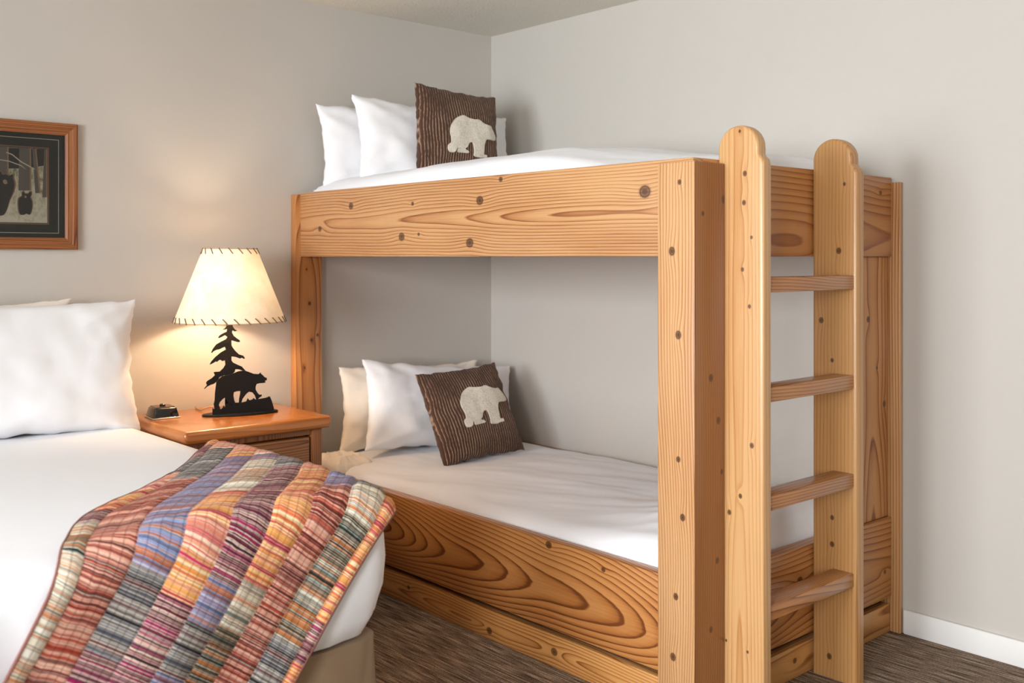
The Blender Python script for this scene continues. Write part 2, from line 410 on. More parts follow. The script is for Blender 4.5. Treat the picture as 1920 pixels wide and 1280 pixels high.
duvet('duvet', -1.083, -.048, -2.135, -.035, z_up, 1.572, 'white puffy duvet spread over the upper bunk mattress', M_SHEET)
def blanket():
    bm = bmesh.new(); n, m = 40, 30; g = []
    for j in range(m+1):
        row = []
        for i in range(n+1):
            a, c = -1+2*i/n, -1+2*j/m
            e = max(0, 1-max(abs(a), abs(c))**4)
            x, y = -1.015+.100*a, -.185+.125*c
            z = .41+.045*e**.5+(.016*abs(fbm(a*3+c, c*2.4, 5))+.012*math.sin(7*c+3*a+2*fbm(a*2, c*2, 9)))*e
            row.append(bm.verts.new((x+.008*fbm(a*2, c*2, 4), y+.012*fbm(a*2, c*3, 7), z)))
        g.append(row)
    for j in range(m):
        for i in range(n): bm.faces.new((g[j][i], g[j][i+1], g[j+1][i+1], g[j+1][i]))
    r = bmesh.ops.extrude_face_region(bm, geom=bm.faces[:])
    for v in [v for v in r['geom'] if isinstance(v, bmesh.types.BMVert)]: v.co.z = .405
    return tag(put('bunched_blanket', bm, M_CREAM, origin=(-1.015, -.185, .405), smooth=True), 'cream blanket bunched up beside the lower bunk pillows at the nightstand', 'blanket')
blanket()

# ------------------------------------------------------------------ pillows
def pil_f(u, v, w, h, t, conc, sag, wr, seed):
    e = max(0, (1-abs(u)**2.3)*(1-abs(v)**2.3))
    th = t/2*e**.42*(1-sag*v)
    x = w/2*u*(1-conc*(1-v*v)*u*u); z = h/2*v*(1-conc*1.25*(1-u*u)*v*v)
    cr = 0
    if wr:
        cr = wr*(fbm(u*1.6+seed, v*1.6, seed*2)*1.4+.5*fbm(u*5+v*2+seed, v*2.2-u*2, seed))*min(1, e*3)
        k = (abs(u)*abs(v))**2
        cr += wr*1.1*k*math.sin(14*(abs(u)-abs(v))+seed)*min(1, e*6)
    return x, th+cr, z
def pillow_bm(w, h, t, conc=.075, sag=.18, wr=.011, seed=1, n=44, m=34, edge_noise=.009):
    bm = bmesh.new()
    for side in (-1, 1):
        g = []
        for j in range(m+1):
            row = []
            for i in range(n+1):
                u, v = math.sin((i/n-.5)*PI), math.sin((j/m-.5)*PI)
                x, y, z = pil_f(u, v, w, h, t, conc, sag, wr, seed+(side > 0)*5)
                x += edge_noise*fbm(u*3+seed, v*5)*abs(u); z += edge_noise*fbm(u*5, v*3+seed)*abs(v)
                row.append(bm.verts.new((x, side*max(y, .0015 if e_in(u, v) else 0), z+h/2)))
            g.append(row)
        for j in range(m):
            for i in range(n): bm.faces.new((g[j][i], g[j][i+1], g[j+1][i+1], g[j+1][i]))
    bmesh.ops.remove_doubles(bm, verts=bm.verts, dist=.0006)
    return bm
def e_in(u, v): return abs(u) < .999 and abs(v) < .999
def pose(o, loc, lean, yaw=0, roll=0):
    o.location = loc
    o.matrix_basis = Matrix.Translation(loc) @ Matrix.Rotation(math.radians(yaw), 4, 'Z') @ Matrix.Rotation(math.radians(-lean), 4, 'X') @ Matrix.Rotation(math.radians(roll), 4, 'Y')
    return o
def pillow(label, loc, lean, yaw, roll, w, h, t, mat, seed, **k):
    o = put('pillow', pillow_bm(w, h, t, seed=seed, **k), mat, origin=(0, 0, 0), smooth=True)
    pose(o, loc, lean, yaw, roll); return tag(o, label, 'pillow')
# big bed
pillow('large white pillow propped up at the head of the quilted bed beside the nightstand', (-2.355, -.27, .685), 8, 0, 1, .86, .485, .20, M_PILLOW, 3)
pillow('cream pillow standing behind the white pillow of the quilted bed', (-2.49, -.078, .70), 2, 0, 0, .78, .46, .12, M_CREAM, 9)
# upper bunk
pillow('white pillow on the upper bunk standing right against the wall', (-.62, -.105, 1.605), 3, 0, -3, .88, .40, .15, M_PILLOW, 4)
pillow('white pillow on the upper bunk directly behind the bear cushion', (-.565, -.315, 1.618), 11, 0, 1.5, .88, .39, .17, M_PILLOW, 6)
# lower bunk
pillow('cream pillow on the lower bunk standing right against the wall', (-.57, -.10, .43), 3, 0, 1.5, .80, .385, .12, M_CREAM, 12)
pillow('white pillow on the lower bunk directly behind the bear cushion', (-.51, -.265, .430), 12, 0, 6, .86, .40, .15, M_PILLOW, 15)

# ------------------------------------------------------------------ bear cushions
def cord_mat():
    m, t, b = newmat('brown_corduroy')
    o = t.tex('Object'); x = t.sep(o)
    wv = t.math('ADD', x[0], t.math('MULTIPLY', t.math('SUBTRACT', t.noise(o, 6, 2), .5), .022))
    s = t.math('MULTIPLY_ADD', t.math('SINE', t.math('MULTIPLY', wv, 2*PI/.0125)), .5, .5)
    fz = t.noise(t.vmath('MULTIPLY', o, (300, 300, 60)), 1, 2)
    tone = t.noise(o, 9, 3)
    f = t.math('ADD', t.math('MULTIPLY', s, .75), t.math('MULTIPLY', t.math('SUBTRACT', t.math('ADD', fz, tone), 1), .5), clamp=True)
    t.l.new(t.ramp(f, [(0, lin(160, 130, 108)), (.10, lin(116, 88, 72)), (.26, lin(74, 51, 40)), (1, lin(84, 60, 48))]), b.inputs['Base Color'])
    b.inputs['Roughness'].default_value = .95; b.inputs['Sheen Weight'].default_value = .15; b.inputs['Specular IOR Level'].default_value = .1
    t.l.new(t.bump(s, .7, .006), b.inputs['Normal']); return m
M_CORD = cord_mat()
def felt_mat():
    m, t, b = newmat('cream_felt')
    o = t.tex('Object'); n = t.noise(o, 160, 3, .7)
    t.l.new(t.ramp(n, [(.3, lin(196, 184, 166)), (.55, lin(226, 217, 202))]), b.inputs['Base Color'])
    b.inputs['Roughness'].default_value = .95; t.l.new(t.bump(n, .5, .006), b.inputs['Normal']); return m
M_FELT = felt_mat()
BEAR = [(-.365,.158),(-.319,.253),(-.229,.364),(-.129,.434),(-.03,.461),(.099,.43),(.234,.418),(.343,.436),(.455,.383),(.585,.347),(.684,.352),(.714,.309),(.779,.213),(.831,.148),(.815,.069),(.685,.051),(.563,.036),(.511,-.023),(.471,-.18),(.457,-.309),(.529,-.316),(.529,-.382),(.439,-.383),(.365,-.4),(.208,-.378),(.215,-.275),(.199,-.134),(.165,-.091),(.09,-.113),(.039,-.208),(-.023,-.262),(.048,-.295),(.058,-.339),(-.036,-.346),(-.198,-.35),(-.202,-.284),(-.235,-.28),(-.266,-.347),(-.32,-.377),(-.407,-.362),(-.432,-.291),(-.423,-.222),(-.362,-.169),(-.348,-.081),(-.37,.04)]
def smooth_closed(P, n=3):
    out = []; L = len(P)
    for i in range(L):
        p0, p1, p2, p3 = (Vector(P[(i+k-1) % L]) for k in range(4))
        for k in range(n):
            s = k/n; out.append(tuple(.5*((2*p1)+(p2-p0)*s+(2*p0-5*p1+4*p2-p3)*s*s+(3*p1-p0-3*p2+p3)*s**3)))
    return out
def bear_cushion(label, loc, lean, yaw, roll, w, h, t, seed, shift=(0, 0)):
    par = dict(w=w, h=h, t=t, conc=.05, sag=.12, wr=.006, seed=seed)
    root = empty('bear_cushion', (0, 0, 0), label, 'cushion', 'brown corduroy bear cushions')
    o = put('cover', pillow_bm(n=56, m=56, edge_noise=.007, **par), M_CORD, root, smooth=True)
    def inv(X, Z):                      # flat position -> parameters of the cover
        u, v = X/(w/2), Z/(h/2)
        for _ in range(6):
            x, y, z = pil_f(u, v, w, h, t, .05, .12, .006, seed)
            u += (X-x)/(w/2); v += (Z-z)/(h/2)
        return pil_f(u, v, w, h, t, .05, .12, .006, seed)[1]
    ol = [(a+shift[0], c+shift[1]) for a, c in smooth_closed(BEAR, 3)]
    pts = [Vector(p) for p in ol]; n = len(pts)
    xs = [i*.06-.96 for i in range(33)]
    pts += [Vector((a, c)) for a in xs for c in xs if -.5 < a-shift[0] < .9 and -.45 < c-shift[1] < .5]
    V, E, Fc, *_ = geometry.delaunay_2d_cdt(pts, [], [list(range(n))], 1, 1e-5)
    bm = bmesh.new(); top = []; bot = []
    for p in V:
        X, Z = p[0]*w/2, p[1]*h/2; y = inv(X, Z)
        top.append(bm.verts.new((X, -y-.0075, Z+h/2))); bot.append(bm.verts.new((X, -y+.001, Z+h/2)))
    cnt = {}
    for f in Fc:
        bm.faces.new([top[k] for k in f]); bm.faces.new([bot[k] for k in reversed(f)])
        for i in range(len(f)):
            a, c = f[i], f[(i+1) % len(f)]; cnt.setdefault(frozenset((a, c)), []).append((a, c))
    for k, l in cnt.items():
        if len(l) == 1: a, c = l[0]; bm.faces.new((top[c], top[a], bot[a], bot[c]))
    ap = put('bear_patch', bm, M_FELT, root, smooth=True, angle=50); ap['label'] = 'cream felt walking bear sewn on the cushion front'
    pose(root, loc, lean, yaw, roll); return root
bear_cushion('brown corduroy cushion with cream bear, upright on the upper bunk', (-.578, -.455, 1.645), 9, -5, 4, .43, .42, .13, 2, (-.01, -.11))
bear_cushion('brown corduroy cushion with cream bear, leaning back on the lower bunk', (-.515, -.565, .432), 28, -7, -4, .43, .43, .13, 8)

# ------------------------------------------------------------------ big bed
BX, BY, BZ = -1.91, -1.88, .70           # right edge, foot edge, top
BW = 1.52
def rring(x0, x1, y0, y1, r, n=8, per=24):
    pts = []
    for cx, cy, a0 in ((x1-r, y1-r, 0), (x0+r, y1-r, 90), (x0+r, y0+r, 180), (x1-r, y0+r, 270)):
        for k in range(n+1):
            a = math.radians(a0+90*k/n); pts.append((cx+r*math.cos(a), cy+r*math.sin(a)))
    out = []
    for i, p in enumerate(pts):
        q = pts[(i+1) % len(pts)]; d = math.hypot(q[0]-p[0], q[1]-p[1]); m = max(1, int(d/.03))
        for k in range(m): out.append((p[0]+(q[0]-p[0])*k/m, p[1]+(q[1]-p[1])*k/m))
    return out
def ring_solid(levels, x0, x1, y0, y1, r, ripple=0, cap=True):
    bm = bmesh.new(); rings = []
    base = rring(x0, x1, y0, y1, r)
    cx, cy = (x0+x1)/2, (y0+y1)/2; hx, hy = (x1-x0)/2, (y1-y0)/2
    for ins, z, rp in levels:
        ring = []
        for k, (x, y) in enumerate(base):
            q = ripple*rp*fbm((x+y)*5, (x-y)*5, z*1.2, 3)
            ring.append(bm.verts.new((cx+(x-cx)*(1-(ins-q)/hx), cy+(y-cy)*(1-(ins-q)/hy), z)))
        rings.append(ring)
    for a, b in zip(rings, rings[1:]):
        for k in range(len(a)): bm.faces.new((a[k], a[(k+1) % len(a)], b[(k+1) % len(a)], b[k]))
    bm.faces.new(rings[0][::-1]); bm.faces.new(rings[-1])
    return bm
bed = empty('bed', (BX-BW/2, -.95, 0), 'large bed with white sheets and tan skirt beside the nightstand', 'bed')
lv = [(.055, .372, .3), (.03, .385, 1), (.012, .43, 1), (.002, .50, .7), (0, .57, .4), (.003, .62, .3), (.012, .655, .2), (.028, .680, .1), (.055, .694, 0), (.10, .699, 0), (.2, .701, 0)]
put('mattress', ring_solid(lv, BX-BW, BX, BY, -.02, .09, .035), M_SHEET, bed, smooth=True)
put('bed_skirt', ring_solid([(.03, .004, 1), (.028, .2, 1), (.03, .371, .3)], BX-BW, BX, BY, -.02, .06, .03), M_SKIRT, bed, smooth=True, angle=50)

# ------------------------------------------------------------------ quilt band thrown diagonally over the bed's corner
def stripe_mat(name, cols, seed, cross):
    m, t, b = newmat(name)
    n = t.n.new('ShaderNodeUVMap'); x = t.sep(n.outputs[0])
    w = t.math('ADD', x[1], seed*13.7)
    # soft bands of yarn colour along the strip
    a = t.noise(t.math('ADD', w, t.math('MULTIPLY', t.noise(n.outputs[0], 40, 2), .004)), 48, 1.5, .6, '1D')
    a = t.math('MULTIPLY_ADD', t.math('SUBTRACT', a, .5), 2.9, .5, clamp=True)
    k = len(cols); c = t.ramp(a, [(i/k, cols[i]) for i in range(k)], 'CONSTANT')
    b2 = t.noise(w, 300, 1, .5, '1D')
    c = t.mix(t.math('MULTIPLY', t.math('SUBTRACT', b2, .50, clamp=True), 2.4), c, lin(238, 226, 210))
    fr = t.math('ABSOLUTE', t.math('SUBTRACT', t.math('FRACT', t.math('MULTIPLY', x[0], 54)), .5))
    ln = t.math('LESS_THAN', fr, .085)
    c = t.mix(t.math('MULTIPLY', ln, .38), c, cross)
    slub = t.noise(t.vmath('MULTIPLY', n.outputs[0], (500, 130, 1)), 1, 2)
    c = t.mix(t.math('MULTIPLY', t.math('SUBTRACT', slub, .45, clamp=True), .4), c, tuple(v*.45 for v in cross[:3])+(1,))
    t.l.new(c, b.inputs['Base Color']); b.inputs['Roughness'].default_value = .95; b.inputs['Specular IOR Level'].default_value = .1
    t.l.new(t.bump(t.math('ADD', a, slub), .35, .004), b.inputs['Normal']); return m
L = lin
QP = {
 'rust':  ([L(110,40,32), L(156,60,44), L(182,80,58), L(218,160,138), L(142,52,40), L(90,36,32), L(176,84,64)], L(96,48,42)),
 'blue':  ([L(92,100,134), L(126,142,184), L(146,160,200), L(176,96,62), L(138,152,192), L(104,112,150), L(120,62,66)], L(70,70,100)),
 'cream': ([L(232,222,200), L(48,46,44), L(236,228,210), L(204,130,86), L(220,206,182), L(116,122,116), L(240,234,220)], L(110,94,80)),
 'plum':  ([L(110,34,60), L(54,34,42), L(206,176,160), L(150,30,82), L(82,44,54), L(222,196,172), L(98,26,50)], L(54,34,40)),
 'amber': ([L(230,160,82), L(206,44,84), L(238,192,122), L(214,112,66), L(242,212,164), L(226,144,64), L(176,40,66)], L(146,88,52)),
 'moss':  ([L(44,48,42), L(150,160,150), L(36,36,34), L(184,112,62), L(92,98,88), L(220,212,192), L(72,62,44)], L(40,38,34)),
 'slate': ([L(74,74,84), L(122,126,134), L(50,48,54), L(160,152,146), L(40,38,44), L(168,168,170), L(98,54,56)], L(44,42,46)),
 'rose':  ([L(216,128,106), L(232,168,140), L(196,92,80), L(240,206,178), L(210,116,98), L(190,60,80), L(226,156,122)], L(150,92,80)),
}
QM = {k: stripe_mat('quilt_'+k, v[0], i+1, v[1]) for i, (k, v) in enumerate(QP.items())}
M_BIND = plain('quilt_binding', lin(128, 82, 72), .95)
M_QBACK = plain('quilt_backing', lin(150, 90, 78), .95)
RF = .065
def roll(q):
    """q metres past the start of the rounded edge -> (outward, drop)"""
    if q <= 0: return q, 0.0
    if q < RF*PI/2: a = q/RF; return RF*math.sin(a), RF*(1-math.cos(a))
    return RF, RF+(q-RF*PI/2)
QW = .60
DX, DY = .577, .816                      # band direction on the unfolded bed
def quilt_pt(s, w, lift=0.0):
    """s: along the band (0 at the foot-right corner, + towards the head), w: 0 at the outer border .. .6 inner border"""
    w += .045*(w/QW)*sm(-.3, -.7, s)+.12*(w/QW)**3*math.exp(-((s+.20)/.33)**2)
    w += .055*(1-w/QW)*sm(.15, -.35, s)
    X = s*DX-w*DY; Y = s*DY+w*DX
    ox, dx = roll(X+RF); oy, dy = roll(-Y+RF)
    px = BX-RF+ox; py = BY+RF-oy
    z = BZ+.012-dx-dy+.022*math.sin(PI*min(1, max(0, w/QW)))**.5
    # hanging part: gentle folds, billowing outwards
    f = sm(.02, .25, dy); g = sm(.02, .25, dx)
    fold = .020*math.sin(17*w+2.2+1.5*s)+.010*fbm(w*6, s*3, 4)
    out = .010+lift
    if f > 0: py -= f*(.016+fold*.8)
    if g > 0: px += g*(.004+.006*math.sin(12*w))
    flat = (1-f)*(1-g)
    z += flat*(.004+.006*abs(fbm(s*4, w*6, 2)))
    nx = Vector((dx > .03 and 1 or dx/.03, -(dy > .03 and 1 or dy/.03), max(0, 1-(dx+dy)/RF)))
    if nx.length < .01: nx = Vector((0, 0, 1))
    nx.normalize()
    return Vector((px, py, z))+nx*out
quilt = empty('quilt', (BX-.35, BY+.25, 0), 'patchwork plaid quilt folded into a band across the corner of the white bed', 'quilt')
QS0, QS1 = -.80, 1.50
def qsheet(name, s0, s1, w0, w1, mat, lift, puff, ns, nw, thick=None):
    bm = bmesh.new(); uv = bm.loops.layers.uv.new('UVMap'); g = []
    for j in range(ns+1):
        row = []
        for i in range(nw+1):
            a, c = i/nw, j/ns
            s, w = s0+(s1-s0)*c, w0+(w1-w0)*a
            e = min(1, 6*min(a, 1-a)*1.4)*min(1, 8*min(c, 1-c)+.35)
            pk = .0012*math.sin(w*2*PI*54)
            row.append((bm.verts.new(quilt_pt(s, w, lift+puff*e+(pk if puff else 0))), (w, s)))
        g.append(row)
    for j in range(ns):
        for i in range(nw):
            q = (g[j][i], g[j][i+1], g[j+1][i+1], g[j+1][i])
            f = bm.faces.new([x[0] for x in q])
            for lp, x in zip(f.loops, q): lp[uv].uv = x[1]
    return put(name, bm, mat, quilt, smooth=True)
back = qsheet('backing', QS0, QS1, 0, QW, M_QBACK, -.006, 0, 110, 40)
rq = random.Random(21)
names = list(QM)
seq = [  # outer border first; (position along the strip, colour family) from the head end down to the hanging end
 [(.55, 'rose'), (.62, 'amber'), (.66, 'plum'), (.74, 'amber'), (.80, 'plum'), (.86, 'amber'), (1, 'rust')],
 [(.56, 'slate'), (.62, 'cream'), (.72, 'moss'), (.80, 'moss'), (.86, 'slate'), (1, 'moss')],
 [(.48, 'rose'), (.60, 'blue'), (.86, 'rust'), (1, 'slate')],
 [(.40, 'blue'), (.46, 'rose'), (.74, 'amber'), (.78, 'moss'), (.83, 'cream'), (1, 'moss')],
 [(.38, 'rose'), (.44, 'slate'), (.75, 'plum'), (.82, 'blue'), (.88, 'slate'), (1, 'blue')],
 [(.36, 'rose'), (.40, 'blue'), (.63, 'cream'), (.70, 'amber'), (.74, 'rose'), (.82, 'amber'), (1, 'plum')],
 [(.30, 'rose'), (.36, 'amber'), (.78, 'blue'), (.86, 'slate'), (1, 'plum')],
 [(.30, 'rose'), (.50, 'slate'), (1, 'rust')],
 [(.25, 'amber'), (.36, 'plum'), (.46, 'slate'), (.56, 'rose'), (.62, 'amber'), (.68, 'plum'), (.74, 'cream'), (.80, 'moss'), (1, 'cream')],
]
edges = [0, .030] + [.030+(QW-.065)*k/7 for k in range(1, 8)] + [QW]
for c in range(len(edges)-1):
    w0, w1 = edges[c], edges[c+1]; s = QS1; k = 0
    off = rq.uniform(0, .08)
    while s > QS0+.02:
        ln = rq.uniform(.07, .115)-(off if k == 0 else 0); s2 = max(QS0, s-ln)
        if s2-QS0 < .05: s2 = QS0
        # colour of this place on the strip
        f = (1.10-(s+s2)/2)/(1.10+.80); nm = next(b for a, b in seq[c] if min(.999, f) <= a)
        qsheet('patch', s2, s, w0, w1, QM[nm], .002, .0045, 12, 6 if w1-w0 > .05 else 3)
        s = s2; k += 1
for wv in (0, QW):                       # bound borders
    bm = bmesh.new(); tube(bm, [quilt_pt(QS0+(QS1-QS0)*k/120, wv, 0) for k in range(121)], .004, 6); put('binding', bm, M_BIND, quilt, smooth=True)

# ------------------------------------------------------------------ nightstand
NS = (-1.588, -.28, 0)
stand = empty('nightstand', NS, 'oak nightstand with drawers between the big bed and the bunk', 'nightstand')
NL, NM, ND = lin(188, 118, 60), lin(164, 94, 44), lin(116, 60, 28)
m_ntop = wood('oak_stand_top', 0, 1, NS, NL, NM, lin(138, 74, 36), (-.2, .5), .02, 140, 30, [], .03, rough=.25, coat=.5, contrast=.6)
m_nbody = wood('oak_stand_body', 2, 0, NS, lin(154, 96, 52), lin(132, 78, 40), lin(84, 46, 22), (-1.6, -.4), .02, 130, 31, [], .03)
m_ndraw = wood('oak_drawer_front', 0, 2, NS, lin(166, 110, 62), lin(142, 88, 46), lin(86, 48, 24), (.60, -.62), .06, 110, 32, [], .03, contrast=1.1)
bm = bmesh.new(); add_box(bm, -1.882, -1.282, -.552, -.018, .652, .70, .016, 4)
put('top', bm, m_ntop, stand, smooth=True, angle=40)
for (x0, x1) in ((-1.865, -1.82), (-1.356, -1.311)): box('front_post', x0, x1, -.525, -.48, 0, .652, m_nbody, stand, .008)
box('side_panel', -1.862, -1.842, -.48, -.02, .04, .652, m_nbody, stand); box('side_panel', -1.334, -1.314, -.48, -.02, .04, .652, m_nbody, stand)
box('back_panel', -1.842, -1.334, -.035, -.02, .04, .652, m_nbody, stand)
box('front_rail', -1.82, -1.356, -.515, -.485, .628, .652, m_nbody, stand)
box('front_rail', -1.82, -1.356, -.515, -.485, .335, .355, m_nbody, stand)
box('front_rail', -1.82, -1.356, -.515, -.485, .04, .09, m_nbody, stand)
for z0, z1 in ((.361, .622), (.096, .330)):
    d = box('drawer', -1.812, -1.364, -.520, -.40, z0, z1, m_ndraw, stand, .006)
    bm = bmesh.new(); zc = (z0+z1)/2
    tube(bm, [(-1.588, -.518, zc), (-1.588, -.530, zc), (-1.588, -.536, zc), (-1.588, -.546, zc), (-1.588, -.550, zc)], [.007, .006, .014, .015, .008], 14)
    put('knob', bm, M_BRASS, stand if False else d, smooth=True)

# ------------------------------------------------------------------ lamp
LP = Vector((-1.531, -.272, .70)); AX = Vector((.968, -.252, 0)).normalized(); NN = Vector((AX.y, -AX.x, 0))   # NN faces the room
lamp = empty('table_lamp', LP, 'lit table lamp with black bear and pine tree base on the nightstand', 'lamp')
def lpt(s, t, d, off): return LP+AX*s+NN*(off-d)+Vector((0, 0, t))
TREE = [(-.030,.365),(-.03,.355),(-.026,.34),(-.019,.331),(-.009,.325),(-.019,.322),(-.028,.327),(-.03,.319),(-.023,.305),(-.011,.295),(0,.287),(.001,.28),(-.009,.28),(-.023,.285),(-.032,.288),(-.034,.275),(-.028,.261),(-.016,.245),(-.003,.232),(.014,.226),(.021,.216),(.016,.213),(.008,.218),(.001,.215),(-.016,.222),(-.033,.225),(-.035,.215),(-.026,.201),(-.009,.192),(.008,.184),(.023,.166),(.011,.167),(-.003,.173),(-.017,.174),(-.019,.165),(-.03,.155),(-.0395,.155),(-.0395,.008),(-.0565,.008),(-.0565,.152),(-.06,.153),(-.077,.147),(-.087,.131),(-.1,.121),(-.11,.119),(-.123,.113),(-.134,.104),(-.136,.105),(-.125,.118),(-.129,.128),(-.123,.135),(-.107,.144),(-.095,.155),(-.1,.167),(-.093,.168),(-.077,.168),(-.063,.181),(-.055,.194),(-.057,.211),(-.067,.208),(-.075,.214),(-.08,.212),(-.087,.206),(-.092,.208),(-.1,.203),(-.111,.198),(-.115,.198),(-.108,.21),(-.093,.226),(-.073,.242),(-.053,.253),(-.057,.264),(-.067,.26),(-.077,.255),(-.09,.253),(-.1,.248),(-.107,.241),(-.109,.244),(-.103,.257),(-.09,.274),(-.07,.285),(-.053,.293),(-.047,.301),(-.057,.309),(-.068,.303),(-.08,.298),(-.083,.3),(-.077,.309),(-.063,.317),(-.05,.322),(-.048,.333),(-.057,.331),(-.067,.331),(-.058,.335),(-.05,.344),(-.055,.356),(-.055,.365)]
LBEAR = [(-.097,.121),(-.096,.131),(-.087,.143),(-.073,.154),(-.049,.157),(-.029,.163),(-.012,.169),(.011,.171),(.028,.165),(.048,.156),(.067,.154),(.074,.16),(.076,.155),(.083,.149),(.09,.141),(.098,.138),(.099,.129),(.091,.126),(.095,.121),(.086,.118),(.072,.118),(.059,.116),(.055,.106),(.055,.094),(.062,.081),(.069,.073),(.079,.073),(.078,.066),(.069,.062),(.059,.05),(.052,.071),(.042,.084),(.028,.087),(.018,.079),(.004,.061),(-.002,.040),(-.011,.040),(-.009,.062),(-.005,.082),(-.004,.092),(-.016,.092),(-.029,.089),(-.031,.077),(-.028,.059),(-.023,.042),(-.034,.034),(-.043,.042),(-.053,.054),(-.064,.07),(-.073,.064),(-.083,.053),(-.086,.043),(-.079,.022),(-.101,.022),(-.106,.048),(-.102,.061),(-.101,.088)]
GROUND = [(-.111,.006),(-.111,.034),(-.106,.028),(-.101,.035),(-.096,.028),(-.079,.027),(-.073,.032),(-.069,.041),(-.064,.031),(-.059,.045),(-.049,.047),(-.038,.038),(-.023,.049),(-.002,.047),(.018,.051),(.023,.063),(.03,.054),(.04,.056),(.047,.062),(.052,.056),(.066,.057),(.093,.06),(.109,.065),(.117,.047),(.124,.022),(.128,.006)]
for nm, pl, off, th in (('pine_tree', TREE, 0.0, .004), ('bear_figure', LBEAR, .032, .004), ('ground_strip', GROUND, .037, .0045)):
    bm = bmesh.new(); extrude_poly(bm, pl, th, lambda s, t, d, off=off: lpt(s, t, d, off)); put(nm, bm, M_BLACK, lamp)
bm = bmesh.new(); n = 48; lo = []; hi = []
for z, sc in ((0, .97), (.004, 1), (.008, .97)):
    lo.append([bm.verts.new(lpt(.148*sc*math.cos(k*2*PI/n), z, -.058*sc*math.sin(k*2*PI/n), .015)) for k in range(n)])
for a, b in zip(lo, lo[1:]):
    for k in range(n): bm.faces.new((a[k], a[(k+1) % n], b[(k+1) % n], b[k]))
bm.faces.new(lo[0][::-1]); bm.faces.new(lo[-1]); put('base_plate', bm, M_BLACK, lamp, smooth=True, angle=40)
SC = LP+AX*(-.036)+NN*(-.006)
bm = bmesh.new(); tube(bm, [SC+Vector((0, 0, .008)), SC+Vector((0, 0, .40))], .0055, 10); put('stem', bm, M_BLACK, lamp, smooth=True, angle=40)
bm = bmesh.new(); tube(bm, [SC+Vector((0, 0, .395)), SC+Vector((0, 0, .42)), SC+Vector((0, 0, .45))], [.012, .018, .018], 14); put('socket', bm, M_BRASS, lamp, smooth=True, angle=40)
def emis(name, color, strength):
    m = bpy.data.materials.new(name); m.use_nodes = True; t = NT(m.node_tree)
    b = t.n['Principled BSDF']; b.inputs['Base Color'].default_value = (.9, .9, .9, 1)
    b.inputs['Emission Color'].default_value = color; b.inputs['Emission Strength'].default_value = strength; return m
BULB = 290
bm = bmesh.new(); bmesh.ops.create_uvsphere(bm, u_segments=16, v_segments=12, radius=.03)
for v in bm.verts:
    if v.co.z < 0: v.co.z *= 1.5; k = 1+v.co.z*9; v.co.x *= max(.45, k); v.co.y *= max(.45, k)
bmesh.ops.translate(bm, verts=bm.verts, vec=SC+Vector((0, 0, .495))); put('bulb', bm, emis('warm_bulb', (1.0, .76, .52, 1), BULB), lamp, smooth=True)
def shade_mat():
    m = bpy.data.materials.new('parchment_shade'); m.use_nodes = True; t = NT(m.node_tree); t.n.remove(t.n['Principled BSDF'])
    o = t.tex('Object'); nz = t.noise(o, 14, 4, .6)
    c = t.ramp(nz, [(.3, lin(240, 220, 190)), (.7, lin(250, 238, 218))])
    df = t.n.new('ShaderNodeBsdfDiffuse'); tr = t.n.new('ShaderNodeBsdfTranslucent'); t.l.new(c, df.inputs[0]); t.l.new(c, tr.inputs[0])
    mx = t.n.new('ShaderNodeMixShader'); mx.inputs[0].default_value = .062
    t.l.new(df.outputs[0], mx.inputs[1]); t.l.new(tr.outputs[0], mx.inputs[2]); t.l.new(mx.outputs[0], t.n['Material Output'].inputs[0]); return m
R0, R1, ZB, ZT = .212, .102, .363, .645
bm = bmesh.new(); n = 64; rg = []
for f in (0, .25, .5, .75, 1):
    r = R0+(R1-R0)*f; rg.append([bm.verts.new(SC+Vector((r*math.cos(k*2*PI/n), r*math.sin(k*2*PI/n), ZB+(ZT-ZB)*f))) for k in range(n)])
for a, b in zip(rg, rg[1:]):
    for k in range(n): bm.faces.new((a[k], a[(k+1) % n], b[(k+1) % n], b[k]))
shade = put('lamp_shade', bm, shade_mat(), lamp, smooth=True)
shade['label'] = 'parchment cone shade laced along both rims'
M_LACE = plain('leather_lace', lin(122, 92, 64), .8)
M_RIM = plain('rim_parchment', lin(206, 176, 136), .8)
def rimpt(a, h): f = (h-ZB)/(ZT-ZB); r = R0+(R1-R0)*f+.002; return Vector((r*math.cos(a), r*math.sin(a), h))
for zc, sg, cnt in ((ZB, 1, 32), (ZT, -1, 18)):
    R = R0 if sg > 0 else R1
    bm = bmesh.new(); q = .020/R
    inner = Vector(((R-.004)*math.cos(q), (R-.004)*math.sin(q), zc-.001*sg))
    tube(bm, [rimpt(0 if sg > 0 else q*.8, zc+sg*.019), rimpt(q*.6 if sg > 0 else q*.4, zc+sg*.007), rimpt(q if sg > 0 else 0, zc-sg*.003)], .0019, 5)
    st = put('stitch', bm, M_LACE, None); st.parent = shade; st.location = SC-LP
    for k in range(1, cnt):
        c = st.copy(); COL.objects.link(c); c.rotation_euler = (0, 0, k*2*PI/cnt)
    bm = bmesh.new(); tube(bm, [SC+Vector((R*math.cos(k*2*PI/64), R*math.sin(k*2*PI/64), zc)) for k in range(65)],   .0018, 6); put('rim_wire', bm, M_RIM, shade, smooth=True)
bm = bmesh.new(); tube(bm, [SC+Vector((0, 0, ZT-.01))+Vector((R1*math.cos(a), R1*math.sin(a), 0))*k for a, k in ((.4, 1), (.4, 0), (.4+PI, 0), (.4+PI, 1))], .0016, 6); put('spider', bm, M_BRASS, lamp)
